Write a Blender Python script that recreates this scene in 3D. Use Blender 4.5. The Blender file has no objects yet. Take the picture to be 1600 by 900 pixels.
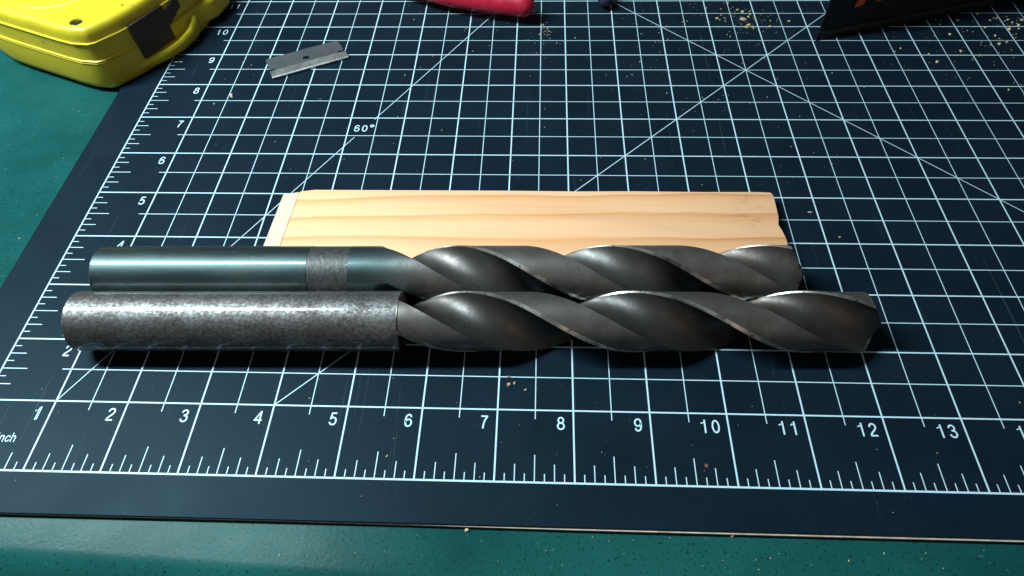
import bpy, bmesh, math, random
from mathutils import Vector, Matrix, Euler

S = 0.0254            # the place is laid out in inches on the mat's own grid, built in metres
sc = bpy.context.scene
C = sc.collection
random.seed(11)

# ------------------------------------------------------------------ camera
cam = bpy.data.cameras.new('camera')
cam.sensor_width = 36.0
cam.lens = 36.0 * 1110.49 / 1600.0
cam.clip_start = 0.01
cam.clip_end = 20.0
camo = bpy.data.objects.new('camera', cam)
C.objects.link(camo)
camo.location = (7.52608 * S, -3.50502 * S, 8.41472 * S)
camo.rotation_euler = (0.66194384, 0.02183374, 0.03359747)
sc.camera = camo

# ------------------------------------------------------------------ world, lamp, exposure
w = bpy.data.worlds.new('World')
sc.world = w
w.use_nodes = True
bg = w.node_tree.nodes['Background']
bg.inputs[0].default_value = (0.86, 0.95, 1.0, 1)
bg.inputs[1].default_value = 0.07

la = bpy.data.lights.new('bench_lamp', 'AREA')       # long workshop tube fitting above and left of the bench
la.shape = 'RECTANGLE'
la.size = 14.5 * S
la.size_y = 2.1 * S
la.energy = 8.4
la.color = (0.80, 0.97, 1.0)
lo = bpy.data.objects.new('bench_lamp', la)
C.objects.link(lo)
lo.location = (-8.4 * S, 5.6 * S, 20.5 * S)
d = Vector((6, 4, 0)) - Vector((-8.4, 5.6, 20.5))
zax = -d.normalized()
xax = (Vector((1, 0, 0)) - zax * zax.x).normalized()
yax = zax.cross(xax)
lo.rotation_euler = Matrix((xax, yax, zax)).transposed().to_euler()

lr = bpy.data.lights.new('warm_fill', 'AREA')        # dim warm fill added behind the camera to bring brown sheen to the flutes
lr.shape = 'DISK'
lr.size = 40 * S
lr.energy = 1.3
lr.color = (1.0, 0.72, 0.5)
lro = bpy.data.objects.new('warm_fill', lr)
C.objects.link(lro)
lro.location = (14 * S, -46 * S, 30 * S)
lro.rotation_euler = (Vector(lro.location) - Vector((7 * S, 3 * S, 0))).to_track_quat('Z', 'Y').to_euler()

vs = sc.view_settings
vs.view_transform = 'Standard'
vs.look = 'None'
vs.exposure = 0.0
vs.gamma = 1.0
vs.use_curve_mapping = False

# ------------------------------------------------------------------ helpers
def mat_new(name):
    m = bpy.data.materials.new(name)
    m.use_nodes = True
    nt = m.node_tree
    return m, nt, nt.nodes['Principled BSDF']

def N(nt, t, **kw):
    n = nt.nodes.new(t)
    for k, v in kw.items():
        setattr(n, k, v)
    return n

def coords(nt, scale=(1, 1, 1), rot=(0, 0, 0)):
    tc = N(nt, 'ShaderNodeTexCoord')
    mp = N(nt, 'ShaderNodeMapping')
    mp.inputs['Scale'].default_value = scale
    mp.inputs['Rotation'].default_value = rot
    nt.links.new(tc.outputs['Object'], mp.inputs[0])
    return mp.outputs[0]

def noise(nt, vec, scale, detail=4, rough=0.55, dist=0.0):
    n = N(nt, 'ShaderNodeTexNoise')
    n.inputs['Scale'].default_value = scale
    n.inputs['Detail'].default_value = detail
    n.inputs['Roughness'].default_value = rough
    n.inputs['Distortion'].default_value = dist
    nt.links.new(vec, n.inputs['Vector'])
    return n.outputs['Fac']

def ramp(nt, fac, stops):
    r = N(nt, 'ShaderNodeValToRGB')
    e = r.color_ramp.elements
    while len(e) > 1:
        e.remove(e[-1])
    e[0].position = stops[0][0]
    e[0].color = (*stops[0][1], 1)
    for p, c in stops[1:]:
        q = e.new(p)
        q.color = (*c, 1)
    nt.links.new(fac, r.inputs[0])
    return r.outputs[0]

def g(v):
    return (v, v, v)

def mixc(nt, fac, a, b, mode='MIX'):
    m = N(nt, 'ShaderNodeMix', data_type='RGBA', blend_type=mode)
    if isinstance(fac, (int, float)):
        m.inputs[0].default_value = fac
    else:
        nt.links.new(fac, m.inputs[0])
    for i, v in ((6, a), (7, b)):
        if isinstance(v, tuple):
            m.inputs[i].default_value = (*v, 1)
        else:
            nt.links.new(v, m.inputs[i])
    return m.outputs[2]

def bump(nt, b, h, strength, dist):
    n = N(nt, 'ShaderNodeBump')
    n.inputs['Strength'].default_value = strength
    n.inputs['Distance'].default_value = dist
    nt.links.new(h, n.inputs['Height'])
    nt.links.new(n.outputs[0], b.inputs['Normal'])

def obj(name, bm, m=None, parent=None, smooth=None, loc=None):
    """bm in inches -> one mesh object in metres; loc (inches) becomes the origin"""
    me = bpy.data.meshes.new(name)
    if loc is not None:
        bmesh.ops.translate(bm, verts=bm.verts, vec=-Vector(loc))
    bmesh.ops.scale(bm, verts=bm.verts, vec=(S, S, S))
    bm.normal_update()
    if smooth is not None:
        for f in bm.faces:
            f.smooth = True
        for e in bm.edges:
            if len(e.link_faces) == 2 and e.calc_face_angle(0) > smooth:
                e.smooth = False
    bm.to_mesh(me)
    bm.free()
    if m:
        me.materials.append(m)
    o = bpy.data.objects.new(name, me)
    C.objects.link(o)
    if loc is not None:
        o.location = Vector(loc) * S
    if parent:
        o.parent = parent
        o.location = o.location - parent.location
    return o

def thing(name, label, cat, loc=(0, 0, 0), group=None):
    o = bpy.data.objects.new(name, None)
    C.objects.link(o)
    o.empty_display_size = 0.01
    o.location = Vector(loc) * S
    tag(o, label, cat, group)
    return o

def tag(o, label, cat, group=None):
    o['label'] = label
    o['category'] = cat
    if group:
        o['group'] = group

def rel(o, parent):
    o.parent = parent
    o.location = o.location - parent.location
    return o

def quad(bm, pts):
    return bm.faces.new([bm.verts.new(p) for p in pts])

def strip(bm, a, b, wd, z):
    """flat printed line from a to b"""
    a = Vector((a[0], a[1])); b = Vector((b[0], b[1]))
    t = (b - a).normalized()
    n = Vector((-t.y, t.x)) * (wd / 2)
    quad(bm, [(a.x - n.x, a.y - n.y, z), (b.x - n.x, b.y - n.y, z), (b.x + n.x, b.y + n.y, z), (a.x + n.x, a.y + n.y, z)])

def prism(bm, pts, z0, z1):
    lo_ = [bm.verts.new((x, y, z0)) for x, y in pts]
    hi = [bm.verts.new((x, y, z1)) for x, y in pts]
    n = len(pts)
    bm.faces.new(lo_[::-1])
    bm.faces.new(hi)
    for i in range(n):
        bm.faces.new((lo_[i], lo_[(i + 1) % n], hi[(i + 1) % n], hi[i]))
    return bm

def bevel_all(bm, off, seg=2, ang=0.5):
    bm.normal_update()
    es = [e for e in bm.edges if len(e.link_faces) == 2 and e.calc_face_angle(0) > ang]
    bmesh.ops.bevel(bm, geom=es, offset=off, segments=seg, profile=0.5, affect='EDGES', clamp_overlap=True)

def loft(bm, rings, cap=True):
    vs_ = [[bm.verts.new(p) for p in r] for r in rings]
    n = len(vs_[0])
    for a, b in zip(vs_, vs_[1:]):
        for i in range(n):
            bm.faces.new((a[i], a[(i + 1) % n], b[(i + 1) % n], b[i]))
    if cap:
        bm.faces.new(vs_[0][::-1])
        bm.faces.new(vs_[-1])
    return vs_

# ------------------------------------------------------------------ materials
def m_table():
    m, nt, b = mat_new('teal_painted_bench')
    v = coords(nt)
    big = noise(nt, v, 14, 4, .6)
    base = ramp(nt, big, [(.3, (.005, .050, .050)), (.7, (.011, .092, .087))])
    sp = noise(nt, v, 900, 3, .65)
    base = mixc(nt, ramp(nt, sp, [(.34, g(1)), (.42, g(0))]), base, (.005, .03, .03))
    sp2 = noise(nt, v, 420, 2, .6)
    base = mixc(nt, ramp(nt, sp2, [(.66, g(0)), (.74, g(.55))]), base, (.03, .16, .145))
    nt.links.new(base, b.inputs['Base Color'])
    nt.links.new(ramp(nt, noise(nt, v, 60, 4), [(.3, g(.24)), (.7, g(.30))]), b.inputs['Roughness'])
    b.inputs['Specular IOR Level'].default_value = .045
    bump(nt, b, noise(nt, v, 700, 3, .7), .25, .0002)
    return m

def m_mat():
    m, nt, b = mat_new('black_vinyl_mat')
    v = coords(nt)
    n = noise(nt, v, 30, 5, .6)
    base = ramp(nt, n, [(.3, (.0040, .0100, .0185)), (.7, (.0062, .0145, .0255))])
    gr = noise(nt, v, 1500, 2, .7)
    base = mixc(nt, ramp(nt, gr, [(.58, g(0)), (.75, g(.5))]), base, (.015, .028, .044))
    for rot, sc3 in ((.35, (900, 9, 1)), (1.9, (700, 12, 1)), (-.6, (800, 7, 1))):      # knife cuts
        cut = noise(nt, coords(nt, sc3, (0, 0, rot)), 1.0, 2, .5)
        base = mixc(nt, ramp(nt, cut, [(.725, g(0)), (.76, g(.55))]), base, (.035, .05, .065))
    du = noise(nt, v, 340, 3, .75)
    base = mixc(nt, ramp(nt, du, [(.70, g(0)), (.78, g(.5))]), base, (.11, .13, .13))
    nt.links.new(base, b.inputs['Base Color'])
    nt.links.new(ramp(nt, n, [(.3, g(.44)), (.7, g(.52))]), b.inputs['Roughness'])
    b.inputs['Specular IOR Level'].default_value = .105
    b.inputs['Specular Tint'].default_value = (.45, .80, 1, 1)
    bump(nt, b, gr, .3, .0001)
    return m

def m_print():
    m, nt, b = mat_new('pale_printed_ink')
    v = coords(nt)
    n = noise(nt, v, 700, 4, .7)
    c = ramp(nt, n, [(.22, (.16, .24, .27)), (.32, (.46, .68, .79)), (.7, (.58, .81, .91))])
    nt.links.new(c, b.inputs['Base Color'])
    b.inputs['Roughness'].default_value = .5
    return m

def plain(name, col, rough=.5, metal=0.0, nscale=200, var=.25, bmp=0.0):
    m, nt, b = mat_new(name)
    v = coords(nt)
    n = noise(nt, v, nscale, 4, .6)
    lo_ = tuple(c * (1 - var) for c in col)
    hi = tuple(min(1, c * (1 + var)) for c in col)
    nt.links.new(ramp(nt, n, [(.3, lo_), (.7, hi)]), b.inputs['Base Color'])
    nt.links.new(ramp(nt, n, [(.3, g(max(.05, rough - .06))), (.7, g(min(1, rough + .06)))]), b.inputs['Roughness'])
    b.inputs['Metallic'].default_value = metal
    if bmp:
        bump(nt, b, n, bmp, .0002)
    return m

def m_shank_worn():
    m, nt, b = mat_new('pitted_grey_steel')
    v = coords(nt, (.8, 1, 1))
    pits = noise(nt, v, 1000, 3, .65)
    patch = noise(nt, v, 95, 5, .72)
    mix = N(nt, 'ShaderNodeMath', operation='ADD')
    sc_ = N(nt, 'ShaderNodeMath', operation='MULTIPLY'); sc_.inputs[1].default_value = .75
    nt.links.new(patch, sc_.inputs[0])
    nt.links.new(pits, mix.inputs[0]); nt.links.new(sc_.outputs[0], mix.inputs[1])
    f = mix.outputs[0]
    col = ramp(nt, f, [(.58, (.020, .017, .016)), (.68, (.070, .064, .061)), (.86, (.115, .109, .107)), (1.02, (.20, .20, .205))])
    br = noise(nt, v, 60, 3, .6)
    col = mixc(nt, ramp(nt, br, [(.56, g(0)), (.78, g(.4))]), col, (.09, .062, .042))
    nt.links.new(col, b.inputs['Base Color'])
    nt.links.new(ramp(nt, f, [(.66, g(.62)), (.98, g(.48))]), b.inputs['Roughness'])
    nt.links.new(ramp(nt, f, [(.64, g(.35)), (.82, g(.75))]), b.inputs['Coat Weight'])
    b.inputs['Coat Roughness'].default_value = .13
    b.inputs['Metallic'].default_value = .85
    bump(nt, b, pits, .2, .00016)
    return m

def m_shank_blued():
    m, nt, b = mat_new('blued_dark_steel')
    v = coords(nt, (.35, 1, 1))
    n = noise(nt, v, 90, 5, .62)
    col = ramp(nt, n, [(.3, (.034, .056, .060)), (.55, (.055, .086, .090)), (.75, (.075, .080, .077))])
    p = noise(nt, coords(nt), 800, 3, .7)
    col = mixc(nt, ramp(nt, p, [(.30, g(.8)), (.38, g(0))]), col, (.03, .03, .03))
    col = mixc(nt, ramp(nt, noise(nt, coords(nt), 500, 2, .7), [(.73, g(0)), (.78, g(.9))]), col, (.5, .52, .52))
    nt.links.new(col, b.inputs['Base Color'])
    nt.links.new(ramp(nt, n, [(.3, g(.40)), (.7, g(.5))]), b.inputs['Roughness'])
    b.inputs['Coat Weight'].default_value = .5
    b.inputs['Coat Roughness'].default_value = .15
    b.inputs['Metallic'].default_value = .85
    bump(nt, b, noise(nt, v, 500, 4, .7), .1, .0002)
    return m

def m_flute(name, brown, rough, bright=1.0, blued=False):
    m, nt, b = mat_new(name)
    v = coords(nt)
    n = noise(nt, v, 75, 6, .68, .4)
    col = ramp(nt, n, [(.30, (.085 * bright, .078 * bright, .075 * bright)), (.52, (.15 * bright, .145 * bright, .142 * bright)), (.72, (.23 * bright, .225 * bright, .22 * bright))])
    r = noise(nt, v, 38, 5, .65)
    col = mixc(nt, ramp(nt, r, [(.42, g(0)), (.66, g(brown))]), col, (.075, .044, .028))
    if blued:          # the shank's bluing runs a little way into the flutes
        tc = N(nt, 'ShaderNodeTexCoord'); sp = N(nt, 'ShaderNodeSeparateXYZ')
        nt.links.new(tc.outputs['Object'], sp.inputs[0])
        mr = N(nt, 'ShaderNodeMapRange')
        mr.inputs['From Min'].default_value = 4.15 * S; mr.inputs['From Max'].default_value = 4.85 * S
        nt.links.new(sp.outputs['X'], mr.inputs['Value'])
        col = mixc(nt, mr.outputs[0], (.055, .085, .09), col)
        cw = N(nt, 'ShaderNodeMapRange'); cw.inputs['To Min'].default_value = .5; cw.inputs['To Max'].default_value = 0
        nt.links.new(mr.outputs[0], cw.inputs['Value']); nt.links.new(cw.outputs[0], b.inputs['Coat Weight'])
        b.inputs['Coat Roughness'].default_value = .15
    sc_ = noise(nt, v, 420, 4, .7)
    col = mixc(nt, ramp(nt, sc_, [(.67, g(0)), (.74, g(.7))]), col, (.34, .33, .32))
    col = mixc(nt, ramp(nt, sc_, [(.27, g(.8)), (.34, g(0))]), col, (.03, .025, .022))
    nt.links.new(col, b.inputs['Base Color'])
    nt.links.new(ramp(nt, n, [(.3, g(rough + .1)), (.7, g(rough - .07))]), b.inputs['Roughness'])
    b.inputs['Metallic'].default_value = .8
    bump(nt, b, sc_, .3, .0002)
    return m

def m_wood():
    m, nt, b = mat_new('planed_pine')
    v = coords(nt, (.5, 13, 13))
    wob = noise(nt, coords(nt, (10, 30, 30)), 1.0, 2, .5)
    tc = N(nt, 'ShaderNodeTexCoord')
    sep = N(nt, 'ShaderNodeSeparateXYZ')
    nt.links.new(tc.outputs['Object'], sep.inputs[0])
    # annual rings seen flat-sawn: bands across the width that wander slowly along the length
    a = N(nt, 'ShaderNodeMath', operation='MULTIPLY'); a.inputs[1].default_value = .011
    nt.links.new(wob, a.inputs[0])
    s1 = N(nt, 'ShaderNodeMath', operation='MULTIPLY'); s1.inputs[1].default_value = .022
    nt.links.new(sep.outputs['X'], s1.inputs[0])
    s2 = N(nt, 'ShaderNodeMath', operation='SUBTRACT')
    nt.links.new(sep.outputs['Y'], s2.inputs[0]); nt.links.new(s1.outputs[0], s2.inputs[1])
    s3 = N(nt, 'ShaderNodeMath', operation='ADD')
    nt.links.new(s2.outputs[0], s3.inputs[0]); nt.links.new(a.outputs[0], s3.inputs[1])
    s4 = N(nt, 'ShaderNodeMath', operation='MULTIPLY'); s4.inputs[1].default_value = 1 / .0118
    nt.links.new(s3.outputs[0], s4.inputs[0])
    fr = N(nt, 'ShaderNodeMath', operation='FRACT')
    nt.links.new(s4.outputs[0], fr.inputs[0])
    ring = ramp(nt, fr.outputs[0], [(0, g(0)), (.55, g(.08)), (.80, g(.5)), (.92, g(1)), (.97, g(.25)), (1, g(0))])
    base = mixc(nt, ring, (.88, .515, .30), (.66, .285, .105))
    fine = noise(nt, v, 22, 5, .6)
    base = mixc(nt, ramp(nt, fine, [(.38, g(0)), (.68, g(.7))]), base, (.80, .43, .21))
    sp = noise(nt, coords(nt, (3, 5, 5)), 130, 3, .7)
    base = mixc(nt, ramp(nt, sp, [(.24, g(.7)), (.30, g(0))]), base, (.30, .15, .055))
    # dirty fingermark near the right end
    sm = N(nt, 'ShaderNodeVectorMath', operation='DISTANCE')
    nt.links.new(coords(nt, (1, .55, 1)), sm.inputs[0])
    sm.inputs[1].default_value = (3.62 * S, .42 * .55 * S, .22 * S)
    near = ramp(nt, sm.outputs['Value'], [(0, g(1)), (.003, g(.8)), (.006, g(0))])
    blot = ramp(nt, noise(nt, coords(nt, (.6, 1.6, 1)), 420, 3, .7), [(.50, g(0)), (.62, g(.38))])
    base = mixc(nt, mixc(nt, 1.0, near, blot, 'MULTIPLY'), base, (.22, .11, .04))
    nt.links.new(base, b.inputs['Base Color'])
    b.inputs['Roughness'].default_value = .55
    b.inputs['Specular IOR Level'].default_value = .3
    bump(nt, b, fine, .2, .0003)
    return m

def m_yellow():
    m, nt, b = mat_new('yellow_plastic')
    v = coords(nt)
    n = noise(nt, v, 45, 5, .65)
    c = ramp(nt, n, [(.3, (.56, .44, .018)), (.7, (.68, .56, .022))])
    d_ = noise(nt, v, 180, 5, .7)
    c = mixc(nt, ramp(nt, d_, [(.56, g(0)), (.74, g(.6))]), c, (.22, .17, .03))
    nt.links.new(c, b.inputs['Base Color'])
    nt.links.new(ramp(nt, n, [(.3, g(.38)), (.7, g(.5))]), b.inputs['Roughness'])
    bump(nt, b, noise(nt, v, 1400, 2, .6), .25, .0001)
    return m

def m_margin():
    m, nt, b = mat_new('tarnished_ground_steel')
    v = coords(nt)
    n = noise(nt, v, 45, 4, .6)
    c = ramp(nt, n, [(.36, (.10, .09, .08)), (.47, (.36, .345, .325)), (.60, (.70, .68, .65))])
    c = mixc(nt, ramp(nt, noise(nt, v, 500, 3, .7), [(.35, g(.8)), (.45, g(0))]), c, (.05, .04, .035))
    nt.links.new(c, b.inputs['Base Color'])
    b.inputs['Metallic'].default_value = .9
    b.inputs['Roughness'].default_value = .4
    return m

def m_neck():
    m, nt, b = mat_new('dull_stamped_steel')
    v = coords(nt, (1.6, 1, 1))
    c = ramp(nt, noise(nt, v, 500, 5, .7), [(.3, (.045, .046, .047)), (.7, (.105, .108, .108))])
    fl = ramp(nt, noise(nt, v, 330, 2, .6), [(.66, g(0)), (.72, g(.9))])
    c = mixc(nt, fl, c, (.42, .42, .40))
    nt.links.new(c, b.inputs['Base Color'])
    b.inputs['Roughness'].default_value = .52
    b.inputs['Metallic'].default_value = .7
    bump(nt, b, noise(nt, v, 330, 3, .6), .5, .0004)
    return m

M = dict(table=m_table(), mat=m_mat(), ink=m_print(), wood=m_wood(), yellow=m_yellow(),
         worn=m_shank_worn(), blued=m_shank_blued(),
         flute_a=m_flute('brown_black_flute_steel', .65, .40, .5), flute_b=m_flute('grey_flute_steel', .55, .42, .75, True), land_a=m_flute('charcoal_land_steel', .55, .50, 1.0), land_b=m_flute('grey_land_steel', .5, .48, 1.15, True),
         margin=m_margin(),
         neck=m_neck(),
         core=plain('tan_mat_core', (.50, .44, .36), .6, 0, 300, .3),
         under=plain('dark_mat_underlayer', (.03, .06, .065), .6, 0, 300, .3),
         blade=plain('satin_blade_steel', (.17, .18, .19), .45, .75, 60, .05),
         spine=plain('folded_steel_spine', (.62, .62, .62), .38, .9, 250, .1),
         red=plain('red_dipped_vinyl', (.42, .012, .035), .3, 0, 300, .12, .08),
         black=plain('black_plastic', (.004, .0038, .004), .62, 0, 300, .3, .1),
         orange=plain('orange_print', (.70, .09, .012), .5, 0, 300, .2),
         darkpanel=plain('dark_brown_panel', (.040, .026, .016), .5, 0, 300, .3, .15),
         navy=plain('navy_rubber', (.012, .018, .05), .45, 0, 300, .2),
         steel=plain('plier_steel', (.25, .25, .26), .35, 1, 300, .2),
         crumb=plain('pale_wood_crumb', (.55, .42, .26), .7, 0, 400, .3),
         redcrumb=plain('reddish_crumb', (.20, .06, .035), .7, 0, 400, .3),
         endwood=plain('pale_planed_wood', (.62, .50, .37), .55, 0, 260, .12),
         screw=plain('shaded_screw_steel', (.05, .047, .04), .55, .9, 300, .2))

# ------------------------------------------------------------------ bench top (the surface everything stands on)
TZ = -0.09                               # mat is 0.12 in thick, its face is z = 0
bm = bmesh.new()
def edge_y(x):
    return -0.86 - 0.036 * x
prof = []                                 # (offset back from the front edge, z)
RR = 0.55
for i in range(0, 15):
    a = math.radians(-10 + 100 * i / 14)
    prof.append((-RR * math.cos(a), TZ - RR + RR * math.sin(a)))
prof = [(-RR * 0.98, TZ - 2.0)] + prof
xs = [-14 + i * 2 for i in range(21)]
rows = []
for x in xs:
    e = edge_y(x)
    rows.append([bm.verts.new((x, e + py, pz)) for py, pz in prof] + [bm.verts.new((x, e + q, TZ)) for q in (1, 4, 8, 13, 20, 27)])
for a, b_ in zip(rows, rows[1:]):
    for i in range(len(a) - 1):
        bm.faces.new((a[i], b_[i], b_[i + 1], a[i + 1]))
t = obj('bench_top', bm, M['table'], smooth=1.2)
t['kind'] = 'structure'

# ------------------------------------------------------------------ cutting mat
mat = thing('cutting_mat', 'black cutting mat with pale inch grid lying under the drill bits', 'cutting mat', (11.5, 8.5, TZ))
X0, X1, Y0, Y1 = -0.72, 23.72, -0.545, 17.6
def slab(x0, x1, y0, y1, z0, z1, bev=0.0):
    b = bmesh.new()
    prism(b, [(x0, y0), (x1, y0), (x1, y1), (x0, y1)], z0, z1)
    if bev:
        bevel_all(b, bev, 2)
    return b
rel(obj('top_layer', slab(X0, X1, Y0, Y1, -.032, 0, .007), M['mat']), mat)
cb = bmesh.new()
prism(cb, [(X0 + .004, Y0 + .004), (4.5, Y0 + .002), (8.0, Y0 - .020), (X1 - .004, Y0 - .028), (X1 - .004, Y1 - .004), (X0 + .004, Y1 - .004)], -.058, -.0325)
rel(obj('core_layer', cb, M['core']), mat)
rel(obj('bottom_layer', slab(X0, X1, Y0, Y1, TZ + .0004, -.0585), M['under']), mat)
Z = 0.0012
TK, TN = .0215, .0125
GX, GY = 23, 17
bm = bmesh.new()
for i in range(0, GX + 1):
    strip(bm, (i, -TK / 2 if i else 0), (i, GY), TK, Z)
for j in range(0, GY + 1):
    strip(bm, (0, j), (GX, j), TK if j else TK * 1.15, Z + .0004)
rel(obj('grid_line', bm, M['ink']), mat)
bm = bmesh.new()
for i in range(1, GX):
    strip(bm, (i + .5, .87), (i + .5, GY - 1), TN, Z + .0008)
for j in range(1, GY):
    strip(bm, (.87, j + .5), (GX - 1, j + .5), TN * 1.1, Z + .0012)
rel(obj('half_inch_line', bm, M['ink']), mat)
bm = bmesh.new()
for i in range(GX):
    for k in range(1, 8):
        L = .365 if k == 4 else (.24 if k % 2 == 0 else .115)
        strip(bm, (i + k / 8, .012), (i + k / 8, L), TN, Z + .0008)
for j in range(GY):
    for k in range(1, 8):
        L = .365 if k == 4 else (.24 if k % 2 == 0 else .115)
        strip(bm, (.012, j + k / 8), (L, j + k / 8), TN, Z + .0008)
rel(obj('ruler_tick', bm, M['ink']), mat)
t3 = math.sqrt(3)
bm = bmesh.new()
def p60(x): return (x, 1 + t3 * (x - 1))
strip(bm, (1, 1), p60(4.15), TN, Z + .0016)
strip(bm, p60(4.44), p60(10.2), TN, Z + .0016)
strip(bm, (4, 1), (20, 17), TN * 1.1, Z + .0020)
strip(bm, (4, 16), (19, 1), TN * 1.1, Z + .0024)
rel(obj('angle_line', bm, M['ink']), mat)

# sans-serif figures drawn as stroke outlines (unit height)
def crom(p, n=6):
    out = []
    for i in range(len(p) - 1):
        p0, p1, p2, p3 = p[max(0, i - 1)], p[i], p[i + 1], p[min(len(p) - 1, i + 2)]
        for k in range(n):
            t_ = k / n
            out.append(tuple(.5 * (2 * b_ + (c_ - a_) * t_ + (2 * a_ - 5 * b_ + 4 * c_ - d_) * t_ * t_ + (-a_ + 3 * b_ - 3 * c_ + d_) * t_**3) for a_, b_, c_, d_ in zip(p0, p1, p2, p3)))
    return out + [p[-1]]
def ell(cx_, cy_, rx, ry, n=28):
    return [(cx_ + rx * math.cos(2 * math.pi * k / n), cy_ + ry * math.sin(2 * math.pi * k / n)) for k in range(n)] + ['closed']
six = [(.465, .75), (.40, .89), (.28, .94), (.13, .83), (.072, .58), (.072, .36), (.13, .13), (.28, .06), (.43, .14), (.485, .32), (.43, .51), (.285, .585), (.14, .50), (.08, .36)]
G = {'0': [ell(.28, .5, .212, .44)],
     '1': [crom([(.07, .715), (.18, .755), (.28, .81)]) + ['thin'], [(.335, 0), (.335, 1)]],
     '2': [crom([(.075, .70), (.13, .87), (.28, .94), (.43, .86), (.47, .70), (.40, .53), (.22, .33), (.10, .17), (.065, .06)]), [(.04, .06), (.51, .06)]],
     '3': [crom([(.075, .74), (.14, .89), (.28, .94), (.41, .87), (.445, .73), (.38, .59), (.21, .535)]), crom([(.21, .535), (.42, .48), (.49, .29), (.42, .12), (.27, .06), (.12, .13), (.065, .27)])],
     '4': [[(.405, 0), (.405, .985)], [(.405, .97), (.055, .29), (.55, .29)]],
     '5': [[(.49, .935), (.165, .935), (.105, .46)], crom([(.105, .48), (.18, .575), (.30, .61), (.44, .52), (.49, .33), (.43, .13), (.27, .06), (.12, .13), (.06, .26)])],
     '6': [crom(six)],
     '7': [[(.045, .935), (.515, .935)], crom([(.49, .93), (.34, .68), (.24, .38), (.195, 0)])],
     '8': [ell(.28, .735, .175, .205), ell(.28, .295, .215, .235)],
     '9': [crom([(.56 - x_, 1 - y_) for x_, y_ in six])],
     '\u00b0': [ell(.2, .88, .16, .16, 16)],
     'i': [[(.1, 0), (.1, .70)], [(.1, .86), (.1, .98)]],
     'n': [[(.1, 0), (.1, .72)], crom([(.1, .48), (.18, .62), (.31, .67), (.43, .60), (.46, .44), (.46, 0)])],
     'c': [crom([(.45, .48), (.39, .62), (.27, .67), (.13, .57), (.08, .36), (.13, .14), (.27, .06), (.39, .11), (.46, .25)])],
     'h': [[(.1, 0), (.1, 1)], crom([(.1, .48), (.18, .62), (.31, .67), (.43, .60), (.46, .44), (.46, 0)])]}
ADV = {'i': .30, 'n': .62, 'c': .56, 'h': .62}
def ribbon(bm_, pts, wd_):
    if pts[-1] == 'thin':
        pts, wd_ = pts[:-1], wd_ * .7
    closed = pts[-1] == 'closed'
    P_ = [Vector(q) for q in (pts[:-1] if closed else pts)]
    n_ = len(P_)
    prs = []
    for i in range(n_):
        a_ = P_[i - 1] if (i or closed) else None
        b_ = P_[(i + 1) % n_] if (i < n_ - 1 or closed) else None
        d1 = (P_[i] - a_).normalized() if a_ is not None else (b_ - P_[i]).normalized()
        d2 = (b_ - P_[i]).normalized() if b_ is not None else d1
        t_ = (d1 + d2).normalized()
        nn = Vector((-t_.y, t_.x)) * (wd_ / 2 / max(.4, t_.dot(d1)))
        prs.append((bm_.verts.new((*(P_[i] - nn), 0)), bm_.verts.new((*(P_[i] + nn), 0))))
    for i in range(n_ if closed else n_ - 1):
        p_, q_ = prs[i], prs[(i + 1) % n_]
        bm_.faces.new((p_[0], q_[0], q_[1], p_[1]))
def lettering(name, body, x, y, h, align='RIGHT', sw=.115):
    bm_ = bmesh.new()
    adv, placed = 0.0, []
    for k, ch in enumerate(body):
        placed.append((adv, ch))
        adv += ADV.get(ch, .78)
    width = adv - (.78 - .56 if body[-1] not in ADV else .12)
    off = -width if align == 'RIGHT' else -width / 2
    zz = 0
    for ax_, ch in placed:
        for st in G[ch]:
            b0 = len(bm_.verts)
            ribbon(bm_, st, sw)
            bm_.verts.ensure_lookup_table()
            for v in bm_.verts[b0:]:
                v.co = Vector(((v.co.x + ax_ + off) * h, v.co.y * h, zz))
            zz += .0003
    o = obj(name, bm_, M['ink'])
    o.location = Vector((x, y, Z + .0028)) * S
    return rel(o, mat)
for i in range(1, GX):
    lettering('numeral', str(i), i - .112, .718, .19)
for j in range(1, GY):
    lettering('numeral', str(j), 1 - .125, j - .29, .188)
lettering('printed_word', 'inch', .70, .385, .13, sw=.10)
lettering('printed_angle', '60\u00b0', 4.30, 6.61, .182, 'CENTER')

# ------------------------------------------------------------------ pine offcut
WT = .22
wp = [(3.33, 3.36), (11.33, 3.40), (11.33, 3.58)]
wd = thing('pine_offcut', 'pale pine wood offcut with orange grain lying behind the drill bits', 'wood', (7.2, 4.1, 0))
outline = [(3.50, 3.34), (11.30, 3.40), (11.298, 3.753), (11.302, 3.89), (11.275, 4.06), (11.24, 4.19), (11.275, 4.37), (11.28, 4.62), (11.285, 4.83), (11.25, 4.905), (11.02, 4.915),
           (10.2, 4.905), (9.0, 4.91), (8.1, 4.895), (7.0, 4.90), (5.0, 4.89), (3.80, 4.885), (3.56, 4.84)]
bm = bmesh.new()
prism(bm, outline, 0.002, WT)
bevel_all(bm, .018, 2)
rel(obj('board', bm, M['wood'], smooth=.6, loc=(7.2, 4.1, 0)), wd)
# bevel-planed left tip: dips slightly to the left
bm = bmesh.new()
lo_ = [(3.19, 3.34, .002), (3.495, 3.34, .002), (3.555, 4.84, .002), (3.26, 4.845, .002)]
hi_ = [(3.19, 3.34, WT - .075), (3.495, 3.34, WT - .01), (3.555, 4.84, WT - .01), (3.26, 4.845, WT - .075)]
lv = [bm.verts.new(p) for p in lo_]; hv = [bm.verts.new(p) for p in hi_]
bm.faces.new(lv[::-1]); bm.faces.new(hv)
for i in range(4):
    bm.faces.new((lv[i], lv[(i + 1) % 4], hv[(i + 1) % 4], hv[i]))
bevel_all(bm, .01, 1)
e = rel(obj('planed_end', bm, M['endwood']), wd)
e['label'] = 'whiter freshly planed left end'

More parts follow.
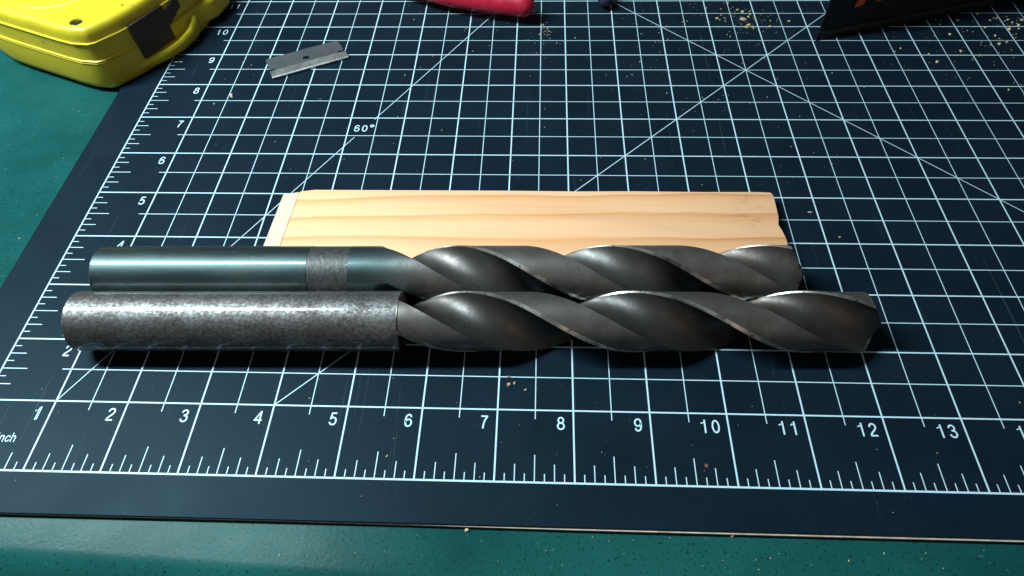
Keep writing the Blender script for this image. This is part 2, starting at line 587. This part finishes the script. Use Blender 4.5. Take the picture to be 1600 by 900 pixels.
# ------------------------------------------------------------------ twist drill bits
def cyl_rings(R, prof, n=96):
    return [[(x, -math.sin(2 * math.pi * i / n) * r * R, math.cos(2 * math.pi * i / n) * r * R) for i in range(n)] for x, r in prof]

def bez(p0, p1, p2, p3, t):
    u = 1 - t
    return (u**3 * p0[0] + 3 * u * u * t * p1[0] + 3 * u * t * t * p2[0] + t**3 * p3[0],
            u**3 * p0[1] + 3 * u * u * t * p1[1] + 3 * u * t * t * p2[1] + t**3 * p3[1])

def make_drill(name, label, axis, R, x_start, x_shank, x_flute, ramp_len, x_body, pitch, phase, land, shank_m, flute_m, step, neck=None, group=None):
    """axis: y = a + b x, point to +x; phase = angle of the margin edge at x = 0 (deg, 0 = up, 90 = towards the viewer)"""
    a, b_ = axis
    root = thing(name, label, 'drill bit', (x_start, a + b_ * x_start, 0), group)
    L = lambda x: Vector((x, a + b_ * x, R))
    def place(bm, n, m, sm=.6):
        bmesh.ops.translate(bm, verts=bm.verts, vec=(-x_start, 0, R))
        o = obj(n, bm, m, None, smooth=sm)
        o.parent = root
        return o
    root.rotation_euler = (0, 0, math.atan(b_))
    # shank: chamfered rear end
    def shank_piece(x0, x1, c0, c1, rr=1.0, e0=.93, e1=.965):
        bm = bmesh.new()
        pr = []
        if c0:
            pr += [(x0, e0 - .10), (x0 + .003, e0), (x0 + c0, rr)]
        else:
            pr += [(x0, rr)]
        nn = max(2, int((x1 - x0) / .25))
        for k in range(1, nn):
            pr.append((x0 + (x1 - x0) * k / nn, rr))
        if c1:
            pr += [(x1 - c1, rr), (x1, e1)]
        else:
            pr += [(x1, rr)]
        loft(bm, cyl_rings(R, pr))
        return bm
    if neck:
        place(shank_piece(x_start, neck[0], .03, .008), 'shank', shank_m)
        place(shank_piece(neck[0] - .01, neck[1] + .01, 0, 0, .987), 'stamped_band', M['neck'])
        place(shank_piece(neck[1], x_shank, .008, 0, 1, .985), 'shank', shank_m)
    else:
        place(shank_piece(x_start, x_shank - .022, .03, 0), 'shank', shank_m)
        place(shank_piece(x_shank - .022, x_shank, 0, .012, 1.0), 'shank_rim', M['margin'])
    # fluted body
    W = math.radians(180 - land)
    Lr = 1 - step
    heel = (math.cos(W) * Lr, math.sin(W) * Lr)
    fl = []
    NF = 30
    for k in range(NF + 1):
        q = bez((Lr, 0), (.43, -.20), (-.40, .42), heel, k / NF)
        fl.append((math.atan2(q[1], q[0]), math.hypot(*q)))
    NL = 12
    half = fl[:]                                     # flute, then land back to the next lip
    for k in range(1, NL):
        half.append((W + (math.pi - W) * k / NL, Lr))
    prof = half + [(p + math.pi, r) for p, r in half]
    n = len(prof)
    kk = math.radians(360 / pitch)
    ph0 = math.radians(phase)
    cone = R / math.tan(math.radians(59))
    xs = []
    x = x_flute
    while x < x_body - .02:
        xs.append(x); x += .035
    xs.append(x_body)
    for q in (.12, .3, .5, .7, .86, .97):
        xs.append(x_body + cone * q)
    rings = []
    for x in xs:
        rp = min(1, max(0, (x - x_flute) / ramp_len)) if ramp_len else 1
        rp = rp ** 1.25
        lim = 1.0 if x <= x_body else max(.02, 1 - (x - x_body) / cone)
        ring = []
        for p, r in prof:
            rr = min(Lr, r + (1 - rp) * .78)
            rr = min(rr, lim) * R
            f = ph0 + kk * x + p
            ring.append((x, -math.sin(f) * rr, math.cos(f) * rr))
        rings.append(ring[::-1])
    bm = bmesh.new()
    vv = loft(bm, rings)
    H = len(half)
    bm.faces.ensure_lookup_table()
    for fi in range((len(xs) - 1) * n):                # ground lands are a lighter steel than the black flutes
        if ((n - 2 - fi % n) % n) % H >= NF:
            bm.faces[fi].material_index = 1
    fb = place(bm, 'fluted_body', flute_m[0], .45)
    fb.data.materials.append(flute_m[1])
    # two ground margins along the leading edges
    mw = math.radians(8.5)
    for s_ in range(2):
        bm = bmesh.new()
        rings = []
        for x in xs:
            if x > x_body or x < x_flute + ramp_len * 1.0:
                continue
            f0 = ph0 + kk * x + s_ * math.pi
            ring = []
            for da, r in ((.004, Lr - .03), (0, max(1.0, Lr + .012)), (-mw / 2, max(1.0, Lr + .012)), (-mw, max(1.0, Lr + .012)), (-mw - .004, Lr - .03)):
                ring.append((x, -math.sin(f0 + da) * r * R, math.cos(f0 + da) * r * R))
            rings.append(ring)
        loft(bm, rings)
        place(bm, 'margin', M['margin'], .5)
    return root

RB, RS_ = .4187, .415
SB = 2.016 + 2 * math.sqrt(RB * RS_) + .004
make_drill('drill_bit', 'thick twist drill bit with pitted grey shank, nearest the camera', (2.016, .01687), RB, 1.10, 5.655, 5.56, .03, 11.93,
           4.61, -561.2, 68, M['worn'], (M['flute_a'], M['land_a']), .03, None, 'pair of old twist drill bits')
make_drill('drill_bit', 'twist drill bit with dark blued shank between the wood and the pitted bit', (SB, .01687), RS_, 1.13, 5.20, 5.14, .68, 11.08,
           4.43, -562, 78, M['blued'], (M['flute_b'], M['land_b']), .001, (4.253, 4.823), 'pair of old twist drill bits')

# ------------------------------------------------------------------ single edge razor blade
rb = thing('razor_blade', 'single edge steel razor blade lying flat on the mat grid', 'razor blade', (2.765, 8.845, 0))
ux = Vector((1.374, .7025, 0)).normalized()
uy = Vector((-ux.y, ux.x, 0))
o0 = Vector((2.765, 8.845, 0))
def bl(u, v, z): q = ux * u + uy * v; return (q.x, q.y, z)
hl, hw = .765, .36
pts = [(-hl, -.36), (hl, -.36), (hl + .005, -.17), (hl - .02, -.125), (hl - .12, -.125), (hl - .135, -.09), (hl - .12, -.055), (hl - .01, -.055), (hl, .0), (hl - .02, .30), (hl - .10, .34),
       (.35, .335), (.1, .35), (-.2, .34), (-.5, .345), (-hl + .03, .34), (-hl, .31), (-hl, -.055), (-hl + .12, -.055), (-hl + .135, -.09), (-hl + .12, -.125), (-hl + .02, -.125), (-hl - .005, -.17)]
bm = bmesh.new()
lower = [bm.verts.new(bl(u, v, .012 + .02 * max(0, -v))) for u, v in pts]
upper = [bm.verts.new(bl(u, v, .020 + .02 * max(0, -v))) for u, v in pts]
hole = [(-.075, -.03), (.005, -.065), (.045, -.06), (.06, .0), (.03, .055), (-.05, .06), (-.075, .03)]
n = len(pts)
for ring, sgn in ((lower, -1), (upper, 1)):
    z = .012 if sgn < 0 else .020
    hv = [bm.verts.new(bl(u + .01, v + .03, z)) for u, v in hole]
    es = [bm.edges.new((ring[i], ring[(i + 1) % n])) for i in range(n)]
    es += [bm.edges.new((hv[i], hv[(i + 1) % len(hv)])) for i in range(len(hv))]
    bmesh.ops.triangle_fill(bm, use_beauty=True, use_dissolve=False, edges=es)
    if sgn < 0:
        hl_ = hv
    else:
        for i in range(len(hv)):
            bm.faces.new((hl_[i], hl_[(i + 1) % len(hv)], hv[(i + 1) % len(hv)], hv[i]))
for i in range(n):
    bm.faces.new((lower[i], lower[(i + 1) % n], upper[(i + 1) % n], upper[i]))
bmesh.ops.recalc_face_normals(bm, faces=bm.faces)
o = obj('blade', bm, M['blade']); o.parent = rb
# folded spine: a U-shaped channel clamped on the near long edge
bm = bmesh.new()
sec = [(-.150, .030), (-.153, .054), (-.325, .056)] + [(-.345 - .038 * math.sin(q), .031 + .028 * math.cos(q)) for q in [math.pi * k / 10 for k in range(11)]] + [(-.155, .003), (-.15, .008)]
rings = []
for u in (-hl - .012, hl + .012):
    rings.append([bl(u, v, z) for v, z in sec])
loft(bm, rings)
bmesh.ops.recalc_face_normals(bm, faces=bm.faces)
o = obj('spine', bm, M['spine'], smooth=.3); o.parent = rb

# ------------------------------------------------------------------ yellow tape measure
tp = thing('tape_measure', 'yellow plastic tape measure standing on the bench and mat corner', 'tape measure', (-.876, 7.835, 0))
T0 = Vector((-.876, 7.835, 0))
# plan of the main case, anticlockwise, seen from above
A = (-.905, 7.735); Q0 = (-.31, 8.40)
c65, s65 = math.cos(math.radians(65)), math.sin(math.radians(65))
Q1 = (Q0[0] + c65 * 1.75, Q0[1] + s65 * 1.75)
plan = [A, Q0, Q1, (.28, 10.6), (-.1, 11.3), (-1.0, 11.8), (-2.4, 11.9), (-3.5, 11.5), (-4.05, 10.6), (-4.05, 9.6), (-3.75, 9.12), (-3.20, 8.70)]
def chaikin(pts, it, keep=()):
    for _ in range(it):
        out = []
        n_ = len(pts)
        for i in range(n_):
            p, q = Vector(pts[i]), Vector(pts[(i + 1) % n_])
            out += [tuple(p * .85 + q * .15), tuple(p * .15 + q * .85)]
        pts = out
    return pts
pl = chaikin(plan, 2)
cx, cy = -1.9, 10.0
def inset(pts, dd):
    out = []
    n_ = len(pts)
    for i in range(n_):
        p0, p1, p2 = Vector(pts[i - 1]), Vector(pts[i]), Vector(pts[(i + 1) % n_])
        t_ = (p2 - p0).normalized()
        nn = Vector((-t_.y, t_.x))
        out.append(tuple(p1 + nn * dd))
    return out
def zring(ins, z):
    return [(x, y, z) for x, y in inset(pl, ins)]
bm = bmesh.new()
loft(bm, [zring(.05, .0), zring(.012, .035), zring(.0, .12), zring(-.015, .35), zring(-.015, .56)])
rel(obj('lower_shell', bm, M['yellow'], smooth=.7, loc=tuple(T0)), tp)
bm = bmesh.new()
loft(bm, [zring(.03, .55), zring(-.022, .572), zring(-.022, .582), zring(.03, .592), zring(.03, .598), zring(-.016, .608), zring(-.016, .618), zring(.012, .632), zring(.015, .96), zring(-.004, .972), zring(-.004, .985), zring(.04, .995)])
rel(obj('middle_shell', bm, M['yellow'], smooth=.7, loc=tuple(T0)), tp)
bm = bmesh.new()
top_rings = [zring(.035, .995), zring(.035, 1.02), zring(.042, 1.12), zring(.06, 1.19), zring(.09, 1.23), zring(.135, 1.253), zring(.19, 1.26)]
vv = loft(bm, top_rings, cap=False)
bm.faces.new(vv[0][::-1])
es = []
rim = vv[-1]
for i in range(len(rim)):
    es.append(bm.edges.get((rim[i], rim[(i + 1) % len(rim)])))
wells = (((-1.08, 8.16), .122), ((-.42, 8.73), .03))
for (sx, sy), r in wells:
    def circ(rr, z): return [bm.verts.new((sx + math.cos(2 * math.pi * k / 28) * rr, sy + math.sin(2 * math.pi * k / 28) * rr, z)) for k in range(28)]
    c0, c1, c2 = circ(r, 1.26), circ(r * .93, 1.245), circ(r * .9, 1.15)
    for a_, b_ in ((c0, c1), (c1, c2)):
        for k in range(28):
            bm.faces.new((a_[k], a_[(k + 1) % 28], b_[(k + 1) % 28], b_[k]))
    bm.faces.new(c2)
    es += [bm.edges.get((c0[k], c0[(k + 1) % 28])) for k in range(28)]
bmesh.ops.triangle_fill(bm, use_beauty=True, use_dissolve=False, edges=es)
bmesh.ops.recalc_face_normals(bm, faces=bm.faces)
top = rel(obj('top_shell', bm, M['yellow'], smooth=.6, loc=tuple(T0)), tp)
def lathe(bm, prof, c, n=48):
    loft(bm, [[(c[0] + math.cos(2 * math.pi * i / n) * r, c[1] + math.sin(2 * math.pi * i / n) * r, z) for i in range(n)] for r, z in prof])
bm = bmesh.new()
lathe(bm, [(1.02, 1.255), (1.0, 1.275), (.95, 1.28), (.90, 1.268), (.88, 1.256)], (-2.05, 9.62))
rel(obj('boss_rim', bm, M['yellow'], smooth=.9, loc=tuple(T0)), tp)
bm = bmesh.new()
lathe(bm, [(.11, 1.151), (.108, 1.225), (.07, 1.232), (.03, 1.222)], wells[0][0], 24)  # head raised and coloured dark for the unlit inside of the hole
sh = obj('screw_head', bm, M['screw'], smooth=.6, loc=tuple(T0))
sh.parent = top
sh.location = (0, 0, 0)
# flat dark panel on the right face
def face65(s_, z, out=0.0):
    return (Q0[0] + c65 * s_ + s65 * out, Q0[1] + s65 * s_ - c65 * out, z)
poly = [(0, 1.015), (.03, .30), (.85, .28), (.84, .56), (1.25, .77), (1.24, .93), (1.10, .97), (.88, .83), (.85, 1.0)]
bm = bmesh.new()
f0 = [bm.verts.new(face65(s_, z, -.05)) for s_, z in poly]
f1 = [bm.verts.new(face65(s_, z, .028)) for s_, z in poly]
bm.faces.new(f1); bm.faces.new(f0[::-1])
for i in range(len(poly)):
    bm.faces.new((f0[i], f0[(i + 1) % len(poly)], f1[(i + 1) % len(poly)], f1[i]))
bmesh.ops.recalc_face_normals(bm, faces=bm.faces)
rel(obj('dark_face_panel', bm, M['darkpanel'], loc=tuple(T0)), tp)
# curved base guard wrapping round the mouth
gpts = [(-.42, 8.27, .27), (-.16, 8.52, .27), (.06, 8.76, .27), (.24, 9.05, .29), (.36, 9.36, .34), (.39, 9.62, .42), (.34, 9.9, .55), (.24, 10.1, .6)]
bm = bmesh.new()
rings = []
for i, (x, y, z) in enumerate(gpts):
    p0 = Vector(gpts[max(0, i - 1)][:2]); p1 = Vector(gpts[min(len(gpts) - 1, i + 1)][:2])
    t_ = (p1 - p0).normalized(); nn = Vector((t_.y, -t_.x))
    P_ = lambda o_, zz: (x + nn.x * o_, y + nn.y * o_, zz)
    rings.append([P_(-.5, 0.005), P_(-.14, 0.004), P_(-.05, .06), P_(0, .16), P_(0, z - .04), P_(-.03, z), P_(-.09, z), P_(-.12, z - .05), P_(-.5, z - .06)])
loft(bm, rings)
bmesh.ops.recalc_face_normals(bm, faces=bm.faces)
rel(obj('base_guard', bm, M['yellow'], smooth=.7, loc=tuple(T0)), tp)
# nose block beyond the guard
bm = bmesh.new()
prism(bm, [(-.2, 10.0), (.33, 9.86), (.62, 10.2), (.72, 10.7), (.5, 11.3), (-.2, 11.4)], .10, .55)
bevel_all(bm, .09, 3)
nb = rel(obj('nose_block', bm, M['yellow'], smooth=.7, loc=tuple(T0)), tp)

# ------------------------------------------------------------------ pliers with red handles (only the near handle tip reaches the picture)
def tube(path, n=20, flat=1.0):
    """path: (x,y,z,r)"""
    bm_ = bmesh.new()
    rings = []
    for i, (x, y, z, r) in enumerate(path):
        p0 = Vector(path[max(0, i - 1)][:3]); p1 = Vector(path[min(len(path) - 1, i + 1)][:3])
        t_ = (p1 - p0).normalized()
        sx_ = t_.cross(Vector((0, 0, 1))).normalized(); up = sx_.cross(t_)
        rings.append([tuple(Vector((x, y, z)) + (sx_ * math.cos(a) + up * math.sin(a) * flat) * r) for a in [2 * math.pi * k / n for k in range(n)]])
    loft(bm_, rings)
    bmesh.ops.recalc_face_normals(bm_, faces=bm_.faces)
    return bm_
ps = thing('pliers', 'pliers with red dipped handle reaching in from the top edge', 'pliers', (7.2, 10.2, 0))
def capsule(path, r0):
    out = []
    a, b_ = Vector(path[0][:3]), Vector(path[1][:3])
    t_ = (a - b_).normalized()
    for k in range(7):
        q = k / 6 * math.pi / 2
        out.append((*(a + t_ * r0 * math.cos(q)), max(.004, r0 * math.sin(q))))
    return out + list(path[1:])
path = [(7.13, 10.22, .36, .235), (6.7, 10.33, .36, .25), (6.1, 10.48, .36, .255), (5.4, 10.72, .35, .25), (4.6, 11.1, .34, .23), (3.9, 11.5, .32, .2), (3.3, 11.9, .3, .18)]
rel(obj('handle', tube(capsule(path, .235)), M['red'], smooth=.8, loc=(7.2, 10.2, 0)), ps)
path = [(7.3, 12.6, .36, .235), (6.6, 12.75, .36, .25), (5.8, 12.7, .36, .255), (4.8, 12.55, .35, .25), (4.0, 12.4, .33, .2), (3.3, 12.3, .3, .18)]
rel(obj('handle', tube(capsule(path, .235)), M['red'], smooth=.8, loc=(7.2, 10.2, 0)), ps)
bm = bmesh.new()
prism(bm, [(3.5, 11.6), (3.45, 12.6), (2.6, 12.75), (1.5, 12.5), (1.5, 12.1), (2.6, 11.7)], .12, .5)
bevel_all(bm, .08, 2)
rel(obj('jaw_head', bm, M['steel'], smooth=.6, loc=(7.2, 10.2, 0)), ps)

# dark blue tool handle, its rounded end just in the picture
tb = thing('tool_handle', 'dark blue rounded tool handle end at the top edge right of the pliers', 'tool', (8.9, 10.6, 0))
path = [(8.86, 10.72, .2, .16), (8.87, 11.2, .2, .17), (8.9, 12.2, .2, .17), (8.95, 13.2, .2, .15)]
rel(obj('grip', tube(capsule(path, .16)), M['navy'], smooth=.8, loc=(8.9, 10.6, 0)), tb)
rel(obj('shaft', tube([(8.95, 13.1, .2, .06), (9.1, 16, .2, .06)]), M['steel'], smooth=.8, loc=(8.9, 10.6, 0)), tb)

# ------------------------------------------------------------------ black case with orange marks
bc = thing('black_case', 'black plastic case with orange marks standing in the far right corner', 'case', (13.16, 9.72, 0))
an = math.radians(17.7)
ex = Vector((math.cos(an), math.sin(an), 0)); ey = Vector((-ex.y, ex.x, 0))
K0 = Vector((13.03, 9.45, 0))
def kc(u, v, z=0): q = K0 + ex * u + ey * v; return (q.x, q.y, z)
bm = bmesh.new()
prism(bm, [(13.07, 9.50), kc(6.5, .03)[:2], kc(6.5, 2.6)[:2], (14.10, 11.9)], .16, 2.6)
bevel_all(bm, .018, 2)
body = rel(obj('case_body', bm, M['black'], smooth=.6, loc=tuple(K0)), bc)
bm = bmesh.new()
prism(bm, [(13.055, 9.478), kc(6.52, .005)[:2], kc(6.52, 2.62)[:2], (14.09, 11.92)], .003, .2)
bevel_all(bm, .015, 2)
rel(obj('base_rim', bm, M['black'], smooth=.6, loc=tuple(K0)), bc)
# slanted orange strokes printed low on the front face
for u0, u1, z0, hh, sl in ((.67, .85, .625, .5, .08), (1.13, 1.30, .665, .4, .1)):
    bm = bmesh.new()
    pts = [(u0, z0), (u1, z0 + .02), (u1 + sl, z0 + hh), (u0 + sl, z0 + hh)]
    a_ = [bm.verts.new(kc(u, .012, z)) for u, z in pts]
    b2 = [bm.verts.new(kc(u, .035, z)) for u, z in pts]
    bm.faces.new(a_); bm.faces.new(b2[::-1])
    for i in range(4):
        bm.faces.new((a_[i], b2[i], b2[(i + 1) % 4], a_[(i + 1) % 4]))
    bmesh.ops.recalc_face_normals(bm, faces=bm.faces)
    rel(obj('orange_mark', bm, M['orange'], loc=tuple(K0)), bc)

# ------------------------------------------------------------------ crumbs and sawdust
def chip(bm_, x, y, z, a, b_, c, rz):
    """a small irregular flake"""
    n_ = 6
    rr = [random.uniform(.7, 1.1) for _ in range(n_)]
    lo2, hi2 = [], []
    for k in range(n_):
        an_ = 2 * math.pi * k / n_
        u, v = a * rr[k] * math.cos(an_), b_ * rr[k] * math.sin(an_)
        X, Y = x + u * math.cos(rz) - v * math.sin(rz), y + u * math.sin(rz) + v * math.cos(rz)
        lo2.append(bm_.verts.new((X, Y, z)))
        q = random.uniform(.55, .8)
        hi2.append(bm_.verts.new((x + (X - x) * q, y + (Y - y) * q, z + c * random.uniform(.7, 1.2))))
    bm_.faces.new(lo2[::-1]); bm_.faces.new(hi2)
    for k in range(n_):
        bm_.faces.new((lo2[k], lo2[(k + 1) % n_], hi2[(k + 1) % n_], hi2[k]))
def crumb(label, x, y, a, b_, c, rz, m='crumb', z=.004, group='wood crumbs on the mat'):
    bm_ = bmesh.new()
    chip(bm_, x, y, z, a, b_, c, rz)
    o_ = obj('wood_crumb', bm_, M[m], loc=(x, y, 0))
    tag(o_, label, 'crumb', group)
crumb('largest pale wood splinter below the razor blade, beside the numeral 8', 1.558, 7.645, .065, .035, .03, 2.1)
crumb('tiny pale crumb left of the splinter under the numeral 8', 1.294, 7.389, .032, .018, .02, .4)
crumb('left crumb of the close pair in front of the pitted bit', 7.135, 1.375, .035, .028, .025, .2)
crumb('right crumb of the close pair in front of the pitted bit', 7.21, 1.402, .026, .02, .02, 1.0)
crumb('single pale crumb right of the close pair in front of the bits', 7.365, 1.296, .028, .018, .02, 0)
crumb('pale crumb on the grid line just behind the close pair', 7.13, 1.5, .03, .014, .014, 0)
crumb('thin pale splinter on the mat right of the pine offcut', 11.882, 4.67, .045, .014, .015, -.15)
crumb('reddish brown crumb above the ruler ticks between 9 and 10', 9.646, .27, .028, .04, .012, .2, 'redcrumb')
crumb('small pale crumb on the mat right of the blued bit tip', 12.229, 4.134, .022, .016, .02, 0)
crumb('pale splinter above the ruler ticks right of the numeral 5', 5.62, .30, .03, .012, .01, .9)
for lb, (x, y), a in (('topmost big wood crumb in the sawdust pile left of the black case', (11.765, 10.55), .05),
                      ('big wood crumb in the middle of the sawdust pile', (11.74, 10.26), .075),
                      ('lowest big wood crumb in the sawdust pile', (11.80, 10.02), .07),
                      ('left big wood crumb in the sawdust pile', (11.2, 10.3), .045),
                      ('right big wood crumb in the sawdust pile', (12.25, 10.0), .04)):
    crumb(lb, x, y, a, a * .6, a * .5, random.uniform(-.5, .5))
crumb('left of two pale crumbs on the bench touching the mat edge', 6.7, -.58, .035, .028, .025, .2, z=TZ + .002)
crumb('right of two pale crumbs on the bench touching the mat edge', 9.85, -.56, .03, .03, .03, .8, z=TZ + .002)

bm = bmesh.new()
def dust(cx_, cy_, sx_, sy_, n_, a0, a1, z=.004, slope=0):
    for _ in range(n_):
        x, y = random.gauss(cx_, sx_), random.gauss(cy_, sy_)
        a = a0 * (a1 / a0) ** (random.random() ** 2)
        chip(bm, x, y, z, a, a * random.uniform(.35, .8), a * .5, random.uniform(0, 3.1))
dust(11.75, 10.3, .38, .28, 90, .006, .045)
dust(11.3, 10.6, .5, .4, 40, .006, .025)
dust(11.6, 9.4, .5, .5, 40, .005, .018)
dust(17.1, 10.1, .25, .2, 40, .008, .06)
dust(16.0, 9.6, .5, .4, 45, .008, .05)
dust(16.3, 8.6, .8, .6, 40, .006, .035)
dust(7.62, 9.9, .10, .12, 30, .006, .03)
dust(7.5, 9.4, .3, .3, 22, .006, .022)
dust(10.0, 9.8, .5, .5, 60, .005, .022)
dust(9.8, 8.4, .3, .5, 25, .005, .022)
dust(10.9, 7.4, .25, .2, 25, .004, .014)
dust(6.2, 10.0, .5, .4, 18, .006, .022)
for _ in range(240):
    x, y = random.uniform(1, 17), random.uniform(5.2, 11)
    a = .005 * (4.5 ** (random.random() ** 2.2))
    chip(bm, x, y, .004, a, a * random.uniform(.3, .8), a * .5, random.uniform(0, 3.1))
for _ in range(70):
    x, y = random.uniform(0, 14), random.uniform(-.4, 1.5)
    a = .004 * (4 ** (random.random() ** 2.5))
    chip(bm, x, y, .004, a, a * random.uniform(.3, .8), a * .4, random.uniform(0, 3.1))
o = obj('sawdust', bm, M['crumb'])
o['kind'] = 'stuff'
o['label'] = 'fine pale sawdust scattered over the mat'
bm = bmesh.new()
for _ in range(60):
    x, y = random.uniform(3, 14), random.uniform(-1.0, -.6)
    a = .006 * (3 ** (random.random() ** 2))
    chip(bm, x, y, TZ + .003, a, a * .5, a * .4, random.uniform(0, 3.1))
for _ in range(30):
    x, y = random.uniform(-4, -.8), random.uniform(3, 7.5)
    a = .006 * (4 ** (random.random() ** 2))
    chip(bm, x, y, TZ + .003, a, a * .4, a * .3, random.uniform(0, 3.1))
o = obj('bench_dust', bm, M['crumb'])
o['kind'] = 'stuff'
o['label'] = 'fine pale dust scattered over the teal bench'
